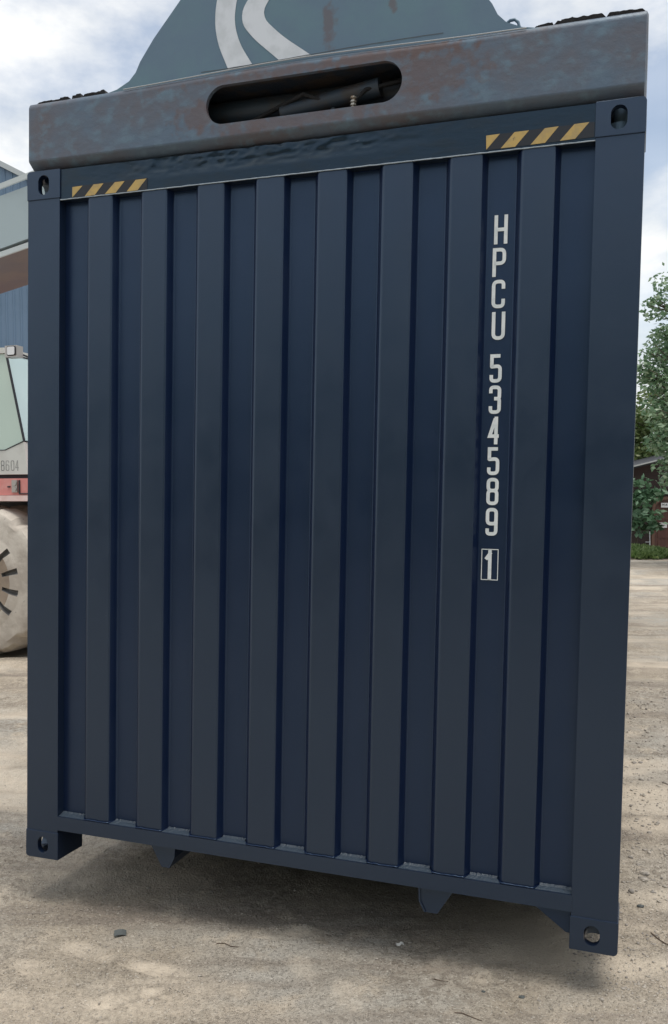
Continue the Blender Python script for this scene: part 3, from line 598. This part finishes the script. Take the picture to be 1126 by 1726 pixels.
bm = bmesh.new()
for z0_, z1_ in ((2.395, 3.36),): prism(bm, [(fx(z0_) - .011, z0_), (fx(z0_) + .003, z0_), (fx(z1_) + .003, z1_), (fx(z1_) - .011, z1_)], 5.052, 5.079)
prism(bm, [(-5.6, 2.296), (-4.175, 2.296), (fx(2.39), 2.386), (fx(2.39), 2.398), (-4.175, 2.304), (-5.6, 2.304)], 5.045, 5.06); box(bm, fx(2.39) - .01, fx(2.39) + .006, 5.08, 6.55, 2.388, 2.40); box(bm, fx(3.36) - .01, fx(3.36) + .006, 5.08, 6.55, 3.35, 3.365)
vp('window_seal', bm, 'dark', cab)
bm = bmesh.new(); box(bm, -5.0, -4.5, 5.5, 6.1, 2.04, 3.0); box(bm, -5.05, -4.9, 5.5, 6.1, 2.5, 3.2); vp('operator_seat', bm, 'dark', cab, bev=.04)
bm = bmesh.new(); box(bm, -5.7, -3.9, 5.1, 6.5, 1.986, 2.028); vp('cab_floor', bm, 'dark', cab)
bm = bmesh.new()
for ch_, x_ in zip('8604', (-4.232, -4.168, -4.100, -4.040)): glyph(bm, ch_, x_, 2.07, .046, .115, .009, 5.0485)
tag(vp('fleet_number', bm, 'ink', cab), 'grey number 8604 on the cab side')
# work lamp on the cab corner
bm = bmesh.new(); box(bm, -4.03, -3.88, 4.90, 5.01, 3.285, 3.41); lamp = vp('work_lamp', bm, 'chrome', cab, bev=.02, seg=3)
bm = bmesh.new(); prism(bm, rounded([(-3.998, 3.300), (-3.888, 3.300), (-3.888, 3.402), (-3.998, 3.402)], .02, True), 4.889, 4.8985); vp('lamp_rim', bm, 'dark', lamp)
bm = bmesh.new(); prism(bm, rounded([(-3.99, 3.308), (-3.896, 3.308), (-3.896, 3.394), (-3.99, 3.394)], .018, True), 4.884, 4.8885); vp('lens', bm, 'lamp', lamp)
bm = bmesh.new(); tube(bm, [(-4.06, 5.04, 3.37), (-4.02, 4.97, 3.36)], .012, 8); tube(bm, [(-3.90, 5.0, 3.33), (-3.80, 5.1, 3.28), (-3.6, 5.3, 3.26)], .01, 8); vp('lamp_arm', bm, 'dark', lamp)
# wheels
def wheel(x, y, Rr=.845, wd=.46):
    prof = [(.27, .06), (.30, 0), (.33, .0), (.345, -.004), (.36, -.008), (.47, -.034), (.545, -.02), (.575, -.010), (.60, -.004), (.78, .004), (.835, .03), (.872, .09), (.88, .16), (.88, wd - .12), (.86, wd - .05), (.80, wd), (.5, wd), (.27, wd - .03)]; prof = [(a * .96, b) for a, b in prof]
    bm = bmesh.new(); rings = []; ns = 14; angs = []
    for k in range(ns):
        for q, dp in ((0, 2), (.20, 0), (.36, 0), (.43, 1), (.57, 1), (.64, 0), (.80, 0)): angs.append(((k + q + .02) / ns * 2 * math.pi, dp))
    for a, dp in angs:
        row = []
        for i, (r_, d_) in enumerate(prof):
            dd = .045 if dp == 1 and i in (4, 5, 6) else 0; r_ = r_ - .045 if dp == 2 and 9 < i < 15 else r_; lug = .004 * mnoise.noise(Vector((r_ * 20, a * 6, y)))
            row.append(bm.verts.new((x + r_ * math.cos(a), y + d_ + dd + lug, Rr + r_ * math.sin(a))))
        rings.append(row)
    for k in range(len(rings)):
        a, b = rings[k], rings[(k + 1) % len(rings)]; q = k % 7
        for i in range(len(prof) - 1):
            f = bm.faces.new((a[i], a[i + 1], b[i + 1], b[i])); f.material_index = 1 if (q in (2, 3, 4) and i in (3, 4, 5, 6)) else (2 if i < 5 else 0)
    o = vp('wheel', bm, ['tyre', 'groove', 'inner_rubber'], smooth=25)
    bm = bmesh.new(); n2_ = 48; rg = []
    pr_ = [(.275, .04), (.29, -.005), (.27, -.01), (.255, .03), (.23, .07), (.22, .16), (.12, .18), (.11, .10), (.0, .10)]
    for k in range(n2_):
        a = 2 * math.pi * k / n2_; rg.append([bm.verts.new((x + r_ * math.cos(a), y + d_, Rr + r_ * math.sin(a))) for r_, d_ in pr_])
    for k in range(n2_):
        a, b = rg[k], rg[(k + 1) % n2_]
        for i in range(len(pr_) - 1): bm.faces.new((a[i], a[i + 1], b[i + 1], b[i]))
    vp('rim', bm, 'rim', o, smooth=35); return o
for x, y in ((-4.45, 4.9), (-4.38, 5.45), (-4.45, 7.1), (-4.45, 7.62), (-9.6, 5.1), (-9.6, 7.3)): wheel(x, y)

# ------------------------------------------------------------------ blue industrial hall behind, left
hall = empty('industrial_hall', Matrix.Translation((-16, 31, 0)), 'tall blue corrugated metal hall with a sloping roofline behind the boom at left', 'building')
def roofz(x): return 10.05 + .50 * (12 - abs(x))   # local x, ridge at 0
def cladding(name, xa, xb, zt, m, par):
    bm = bmesh.new(); x = xa; P = []
    while x < xb: P += [(x, 0), (x + .03, .035), (x + .19, .035), (x + .22, 0), (x + .25, 0)]; x += .25
    R0 = [bm.verts.new((a, b, -.2)) for a, b in P]; R1 = [bm.verts.new((a, b, zt(a))) for a, b in P]
    for i in range(len(P) - 1): bm.faces.new((R0[i], R0[i + 1], R1[i + 1], R1[i]))
    return fin(name, bm, m, par)
hz = lambda x: 10.0 + (12 - abs(x)) * .50 - .47
cladding('wall', -12, 12, hz, 'clad', hall)
for xa in (-12, 11.9):
    bm = bmesh.new(); box(bm, xa, xa + .1, .05, 30, -.2, hz(-12)); fin('wall', bm, 'clad', hall)
bm = bmesh.new()
for s in (-1, 1):
    pts = [(0, hz(0)), (s * 12.3, hz(12) - .15), (s * 12.3, hz(12) - .0), (0, hz(0) + .15)]; prism(bm, pts, -.02, 30)
fin('roof', bm, 'clad', hall)
bm = bmesh.new()
for s in (-1, 1): prism(bm, [(0, hz(0) - .02), (s * 12.3, hz(12) - .17), (s * 12.3, hz(12) + .02), (0, hz(0) + .17)], -.08, -.03)
fin('fascia', bm, 'trimgrey', hall)
bm = bmesh.new(); box(bm, 4.0, 8.0, -.06, -.01, -.1, 4.2); fin('roller_door', bm, 'trimgrey', hall)

# ------------------------------------------------------------------ brown shed at right, with door, sign
shed = empty('wooden_shed', Matrix.Translation((9.0, 32, 0)), 'dark brown boarded shed with a sloping sheet roof under the trees', 'shed')
srz = lambda x: 2.62 + (x - 0) * .245 if x < 4.6 else 2.62 + 4.6 * .245 - (x - 4.6) * .245
bm = bmesh.new(); prism(bm, [(0, -.2), (9.2, -.2), (9.2, srz(9.2) - .06), (4.6, srz(4.6) - .06), (0, srz(0) - .06)], 0, 5)
fin('wall', bm, 'shedred', shed)
bm = bmesh.new()
z_ = .02
while z_ < 2.0:
    for xa, xb in ((-.01, 2.38), (3.6, 9.21)): box(bm, xa, xb, -.05, -.003, z_, z_ + .128)
    z_ += .135
box(bm, -.01, 9.21, -.05, -.003, z_, 2.22); fin('boarding', bm, 'shed', shed)
bm = bmesh.new(); prism(bm, [(-.3, srz(-.3) - .05), (4.6, srz(4.6) - .05), (4.6, srz(4.6) + .05), (-.3, srz(-.3) + .05)], -.45, 5.3); prism(bm, [(4.61, srz(4.6) - .05), (9.6, srz(9.6) - .05), (9.6, srz(9.6) + .05), (4.61, srz(4.6) + .05)], -.45, 5.3)
rf = fin('roof', bm, 'dark', shed)
bm = bmesh.new(); prism(bm, [(-.3, srz(-.3) + .01), (4.6, srz(4.6) + .01), (4.6, srz(4.6) + .06), (-.3, srz(-.3) + .06)], -.48, -.452); prism(bm, [(4.61, srz(4.6) + .01), (9.6, srz(9.6) + .01), (9.6, srz(9.6) + .06), (4.61, srz(4.6) + .06)], -.48, -.452); fin('fascia', bm, 'sheet', rf)
# door
bm = bmesh.new(); box(bm, 2.50, 3.48, -.09, -.02, .06, 1.98)
for (a, b, c_, d) in ((2.62, 3.36, .16, .42), (2.62, 3.36, .50, .78), (2.62, 3.36, 1.15, 1.45)): box(bm, a, b, -.105, -.088, c_, d)
door = fin('door', bm, 'door', shed, bev=.008)
bm = bmesh.new(); box(bm, 2.39, 2.49, -.13, -.02, .0, 1.55); box(bm, 3.49, 3.59, -.13, -.02, 0, 1.55)
ar = [(2.99 + .60 * math.cos(R(a)), 1.55 + .43 * math.sin(R(a))) for a in range(180, -1, -12)]; ai = [(2.99 + .50 * math.cos(R(a)), 1.55 + .33 * math.sin(R(a))) for a in range(0, 181, 12)]
prism(bm, ar + ai, -.13, -.092); fin('frame', bm, 'doorframe', door)
bm = bmesh.new(); tube(bm, [(3.36, -.14, 1.0), (3.36, -.14, .9)], .015, 6); fin('handle', bm, 'chrome', door)
bm = bmesh.new(); box(bm, 2.35, 3.65, -.5, -.02, -.06, .045); box(bm, 2.2, 3.8, -.9, -.505, -.06, -.01) ; fin('doorstep', bm, 'concrete', shed)
sg = empty('door_sign', Matrix.Translation((11.69, 31.86, 1.585)), 'white sign board with dark capitals above the brown shed door', 'sign')
bm = bmesh.new(); box(bm, 0, .78, -.03, -.004, 0, .165); fin('board', bm, 'paper', sg)
bm = bmesh.new()
for i, ch_ in enumerate('MAGAZYN'): glyph(bm, ch_, .035 + .102 * i, .06, .08, .075, .018, -.032)
fin('lettering', bm, 'dark', sg)
nt_ = empty('paper_notice', Matrix.Translation((11.655, 31.885, .86)), 'small white paper notice fixed on the brown shed door', 'notice')
bm = bmesh.new(); box(bm, 0, .27, -.012, -.002, 0, .19); fin('sheet', bm, 'paper', nt_)
bm = bmesh.new()
for i in range(4): box(bm, .04, .04 + (.19, .17, .19, .12)[i], -.0135, -.0125, .145 - i * .035, .152 - i * .035)
fin('printed_lines', bm, 'ink', nt_)

# ------------------------------------------------------------------ foliage
def leaves(name, P, size, m, parent=None, droop=.3, elong=1.5, maple=False):
    n_ = len(P); d = rng.normal(size=(n_, 3)); d[:, 2] = d[:, 2] * .5 - droop; d /= np.linalg.norm(d, axis=1)[:, None]
    q = rng.normal(size=(n_, 3)); q -= (q * d).sum(1)[:, None] * d; q /= np.linalg.norm(q, axis=1)[:, None]
    s = size * rng.uniform(.6, 1.3, n_)[:, None]
    nn = np.cross(d, q)
    a = P; b = P + d * s * .45 * elong + q * s * .42 + nn * s * .10; c_ = P + d * s * elong; e = P + d * s * .45 * elong - q * s * .42 + nn * s * .10
    V = np.stack([a, b, c_, e], 1).reshape(-1, 3).astype(np.float32)
    me = bpy.data.meshes.new(name); me.vertices.add(len(V)); me.vertices.foreach_set('co', V.ravel())
    me.loops.add(len(V)); me.loops.foreach_set('vertex_index', np.arange(len(V))); me.polygons.add(n_); me.polygons.foreach_set('loop_start', np.arange(n_) * 4); me.polygons.foreach_set('loop_total', np.full(n_, 4)); me.update(calc_edges=True)
    at = me.attributes.new('rnd', 'FLOAT', 'FACE'); at.data.foreach_set('value', rng.uniform(0, 1, n_).astype(np.float32))
    return link(name, me, m, parent)
def clusters(cs, per, flat=.7):
    out_ = []
    for (x, y, z, r_) in cs:
        k = int(per * r_ * r_); p_ = rng.normal(size=(k, 3)); p_ /= np.linalg.norm(p_, axis=1)[:, None]; p_ *= (rng.uniform(0, 1, k) ** .45)[:, None] * r_
        p_[:, 2] *= flat; out_.append(p_ + np.array([x, y, z]))
    return np.concatenate(out_)
def tree(name, base, trunk_h, cs, per, size, leafm, label, r0=.18, group=None):
    rt = empty(name, Matrix.Translation(base), label, 'tree', group); b = np.array(base)
    bm = bmesh.new(); top = Vector((.1, .05, trunk_h)); tube(bm, [(0, 0, -.1), (.03, 0, trunk_h * .4), (.0, .06, trunk_h * .75), tuple(top)], [r0, r0 * .8, r0 * .6, r0 * .35], 9); fin('trunk', bm, 'bark', rt, smooth=60)
    bm = bmesh.new()
    for (x, y, z, r_) in cs:
        e = Vector((x, y, z)) - Vector(base); st = Vector((.02, .03, min(trunk_h * .95, max(trunk_h * .35, e.z - e.xy.length * .55 - .2)))); mid = st.lerp(e, .5) + Vector((0, 0, .12 * e.xy.length))
        tube(bm, [st, mid, e], [r0 * .33, r0 * .2, r0 * .06], 5)
        for k in range(3):
            o_ = Vector(rng.normal(size=3)) * r_ * .5; tube(bm, [mid.lerp(e, .6), e + o_], [r0 * .09, r0 * .03], 4)
    fin('branch', bm, 'bark', rt, smooth=60)
    P = clusters(cs, per) - b; leaves('crown', P, size, leafm, rt); return rt
cl = [(8.95, 24.5, 7.0, .55), (8.50, 24.2, 7.15, .20), (9.5, 24.6, 7.7, .9), (9.0, 24.5, 5.75, .62), (8.38, 24.3, 5.35, .42), (9.3, 24.3, 4.9, .8), (8.62, 24.1, 4.95, .40), (8.45, 24.1, 5.75, .28), (8.75, 24.2, 4.45, .42), (8.75, 24.3, 5.2, .5), (8.8, 24.1, 3.4, .45), (9.2, 24.2, 4.2, .6), (8.95, 24.3, 6.3, .4),
      (8.95, 24.0, 3.75, .55), (8.55, 23.8, 4.1, .34), (9.3, 24.0, 3.0, .6), (8.9, 23.9, 2.75, .34), (8.72, 23.9, 3.25, .32), (9.0, 24.0, 2.35, .33), (9.6, 25, 6.2, .9)]
for k in range(34):
    a = rng.uniform(0, 2 * math.pi); rr = rng.uniform(.4, 3.4); zz = rng.uniform(2.8, 10.5); x_, y_ = 12.4 + rr * math.cos(a), 25 + rr * math.sin(a)
    if x_ / y_ > .385: cl.append((x_, y_, zz, rng.uniform(.7, 1.3)))
tree('maple_tree', (12.3, 25.2, 0), 7.5, cl, 760, .105, 'leaf', 'large maple tree with drooping green branches in front of the brown shed', .3)
cl = []
for k in range(30):
    a = rng.uniform(0, 2 * math.pi); rr = rng.uniform(.2, 2.3); cl.append((13.6 + rr * math.cos(a), 39 + rr * math.sin(a), rng.uniform(3.0, 6.3), rng.uniform(.5, .95)))
cl += [(12.9, 38, 4.2, 1.0), (13.4, 38, 5.0, .9), (12.6, 38, 3.4, .9), (14.2, 38, 3.9, 1), (12.2, 38.2, 5.3, .5)]
tree('light_green_tree', (13.8, 39, 0), 4.5, cl, 330, .17, 'leaf2', 'yellow-green tree rising behind the roof of the brown shed', .16)
cl = [(10.5, 30.6, .9, .45), (10.65, 30.5, 1.35, .5), (10.9, 30.5, 1.15, .34), (10.55, 30.5, 1.85, .45), (10.8, 30.6, 2.05, .35), (11.05, 30.6, 2.15, .28), (10.35, 30.7, 1.3, .5), (10.3, 30.7, 2.0, .45), (11.1, 30.5, .98, .18), (10.5, 30.6, 2.5, .3)]
tree('leafy_shrub', (10.45, 30.8, 0), 1.9, cl, 420, .17, 'leaf3', 'broad-leaved green shrub climbing at the left of the brown shed', .05)
bm = bmesh.new(); tube(bm, [(0, 0, -.05), (.01, 0, .38), (0, .01, .78)], [.022, .02, .015], 6); tube(bm, [(0, 0, .42), (-.14, .0, .42)], .012, 5); po = fin('garden_stake', bm, M['paper'], smooth=60); po.location = (10.72, 30.2, 0)
tag(po, 'thin pale stake standing in the grass beside the shed shrub', 'stake')
# other trees: beyond the yard, outside or behind the container in this view
def round_tree(base, h, spread, name, label, m, seed):
    cl = []
    for k in range(26):
        a = rng.uniform(0, 2 * math.pi); rr = spread * rng.uniform(0, 1) ** .6; cl.append((base[0] + rr * math.cos(a), base[1] + rr * math.sin(a), h * rng.uniform(.35, 1), spread * rng.uniform(.25, .45)))
    tree(name, base, h * .7, cl, 130, .28, m, label, .22)
round_tree((19, 36, 0), 9, 3.2, 'birch_tree', 'tall green tree standing right of the brown shed', 'leaf', 1)
# trees added behind the camera to darken the gloss paint's lower reflection
P = []
for k in range(70):
    x = -34 + k; y = -15 - 3 * abs(math.sin(k * 1.7)); h = 5.0 + 1.8 * math.sin(k * .9) + 1.3 * math.sin(k * 2.3); q = rng.normal(size=(420, 3)) * np.array([.9, 1.0, .33 * h]) + np.array([x, y, h * .52]); P.append(q[q[:, 2] > 0])
P = np.concatenate(P); tag(leaves('added_trees', P, .75, 'leaf'), 'unseen woodland edging the yard behind the viewer', 'added_trees', kind='stuff')
# grass bank and ground cover
bx = rng.uniform(9.2, 11.05, 9000); by = rng.uniform(27.3, 31.3, 9000)
keep = ((bx - 9.4) / 1.75) ** 2 + ((by - 29.3) / 2.0) ** 2 < 1; bx, by = bx[keep], by[keep]
mound = lambda x, y: np.clip(1 - ((x - 9.4) / 1.85) ** 2 - ((y - 29.3) / 2.1) ** 2, 0, 1) * .22
gxx, gyy = np.meshgrid(np.linspace(7.5, 11.3, 60), np.linspace(27.1, 31.5, 60)); mz = mound(gxx, gyy); 
soil = grid_mesh('grass_bank', gxx, gyy, mz + gz(gxx, gyy) + np.where(mz > 0, .01, -.06) + .02 * fbm(gxx * 5, gyy * 5, 3, 2), mat('dark_soil', (.12, .10, .075), .95, bump=1, bscale=12, second=(.2, .17, .13), nscale=5)); tag(soil, kind='structure')
P = np.stack([bx, by, mound(bx, by) + gz(bx, by)], 1); g = leaves('grass', P, .13, 'grass', droop=-1.2, elong=1.6); tag(g, 'low green grass and weeds on the bank by the shed', 'grass', kind='stuff')

# ------------------------------------------------------------------ gravel and litter on the ground
def pebbles(name, pts, m):
    vs, fs = [], []; ico = bmesh.new(); bmesh.ops.create_icosphere(ico, subdivisions=1, radius=1); iv = np.array([v_.co[:] for v_ in ico.verts]); fi = np.array([[v_.index for v_ in f.verts] for f in ico.faces]); ico.free()
    n_ = len(pts); nv = len(iv); V = np.zeros((n_, nv, 3)); 
    for i, (x, y, r_) in enumerate(pts):
        sc = r_ * np.array([rng.uniform(.7, 1.4), rng.uniform(.6, 1.1), rng.uniform(.35, .65)]); a = rng.uniform(0, 6.28); q = iv * rng.uniform(.75, 1.2, (nv, 1)) * sc
        V[i, :, 0] = x + q[:, 0] * math.cos(a) - q[:, 1] * math.sin(a); V[i, :, 1] = y + q[:, 0] * math.sin(a) + q[:, 1] * math.cos(a); V[i, :, 2] = q[:, 2] + r_ * .15
    V[:, :, 2] += gz(np.array([p_[0] for p_ in pts]), np.array([p_[1] for p_ in pts]))[:, None]
    Fc = (fi[None] + (np.arange(n_) * nv)[:, None, None]).reshape(-1); me = bpy.data.meshes.new(name); V = V.reshape(-1, 3).astype(np.float32)
    me.vertices.add(len(V)); me.vertices.foreach_set('co', V.ravel()); me.loops.add(len(Fc)); me.loops.foreach_set('vertex_index', Fc.astype(np.int32)); nf = len(Fc) // 3
    me.polygons.add(nf); me.polygons.foreach_set('loop_start', np.arange(nf) * 3); me.polygons.foreach_set('loop_total', np.full(nf, 3)); me.update(calc_edges=True); return link(name, me, m)
pts = []
for k in range(9000):
    y = 2.5 + rng.exponential(1.6); x = rng.uniform(-1.6, 1.9) * (y / 3.4)
    if fbm(np.array([x * 1.1]), np.array([y * 1.1]), 3, 77)[0] + (.22 if x > .8 else 0) < rng.uniform(-.3, .5): continue
    pts.append((x, y, min(.012, .0016 + rng.exponential(.0016))))
for k in range(4200):   # coarser gravel drift along the right side
    y = rng.uniform(3.0, 8.5); x = y * rng.uniform(.27, .48); pts.append((x, y, min(.020 if y > 3.8 else .007, .003 + rng.exponential(.003))))
tag(pebbles('gravel', pts, 'stone'), 'loose grey gravel and grit scattered over the dusty yard', 'gravel', kind='stuff')
def stone(name, x, y, r_, label, cat, m='stone', fl=.5):
    bm = bmesh.new(); bmesh.ops.create_icosphere(bm, subdivisions=3, radius=1)
    for v_ in bm.verts:
        k = 1 + .35 * mnoise.noise(v_.co * 1.6 + Vector((x * 9, y * 7, 0))) + .08 * mnoise.noise(v_.co * 6); v_.co = Vector((v_.co.x * k * r_, v_.co.y * k * r_ * .75, v_.co.z * k * r_ * fl))
    o = fin(name, bm, m, smooth=28); o.location = (x, y, float(gz(x, y)) + r_ * .18); return tag(o, label, cat)

stone('stone', 1.424, 4.003, .022, 'larger grey stone on the gravel right of the container post', 'stone')
stone('stone', 1.30, 3.69, .014, 'small dark stone low beside the right bottom corner of the container', 'stone', 'slate')
stone('stone', .656, 3.022, .011, 'flat grey-blue pebble in the sand below the right corner casting', 'stone', 'slate')
stone('stone', .527, 3.053, .007, 'tiny dark pebble left of the flat grey-blue pebble in the sand', 'stone', 'slate')
# slate-like chip, paper scrap, twigs
bm = bmesh.new(); prism(bm, [(-.024, .0), (-.008, .006), (.008, .007), (.022, .002), (.023, .005), (.008, .010), (-.008, .009), (-.025, .003)], -.015, .014); o = fin('plastic_chip', bm, 'slate', bev=.0015); o.location = (-.85, 3.458, float(gz(-.85, 3.458)) + .004); o.rotation_euler = (.35, .1, .25)
tag(o, 'small dark grey curved chip lying on the dirt at left', 'chip')
bm = bmesh.new(); q = [(-.016, -.006), (-.004, -.010), (.006, -.005), (.016, -.008), (.013, .004), (.004, .008), (-.003, .004), (-.014, .007)]
vt = [bm.verts.new((a, b, .004 * math.sin(a * 200) + .006)) for a, b in q]; vb = [bm.verts.new((a, b, .004 * math.sin(a * 200) + .005)) for a, b in q]; bm.faces.new(vt); bm.faces.new(vb[::-1])
for i in range(8): bm.faces.new((vt[i], vb[i], vb[(i + 1) % 8], vt[(i + 1) % 8]))
o = fin('paper_scrap', bm, 'scrap'); o.location = (.258, 3.40, float(gz(.258, 3.40))); o.rotation_euler = (.3, 0, .1); tag(o, 'torn white paper scrap on the dirt below the right tunnel lug', 'litter')
def twig(pts, r_, label):
    bm = bmesh.new(); P = [(x, y, float(gz(x, y)) + r_ * 1.2) for x, y in pts]; tube(bm, P, [r_ * (1 - .5 * i / len(P)) for i in range(len(P))], 5); tag(fin('twig', bm, 'twig', smooth=60), label, 'twig')
twig([(1.262, 3.46), (1.275, 3.425), (1.29, 3.38), (1.305, 3.345)], .0026, 'thin dark twig right of the container by the picture edge')
twig([(.405, 2.905), (.43, 2.90), (.46, 2.885), (.492, 2.872)], .0020, 'thin brown twig in the sand in front of the right half of the container')
twig([(-.46, 3.40), (-.43, 3.405), (-.40, 3.37), (-.37, 3.36)], .0020, 'short crooked twig in front of the middle of the container')
twig([(.36, 3.12), (.385, 3.118), (.41, 3.112)], .0018, 'tiny straight twig below the paper scrap')
bpy.context.view_layer.update()
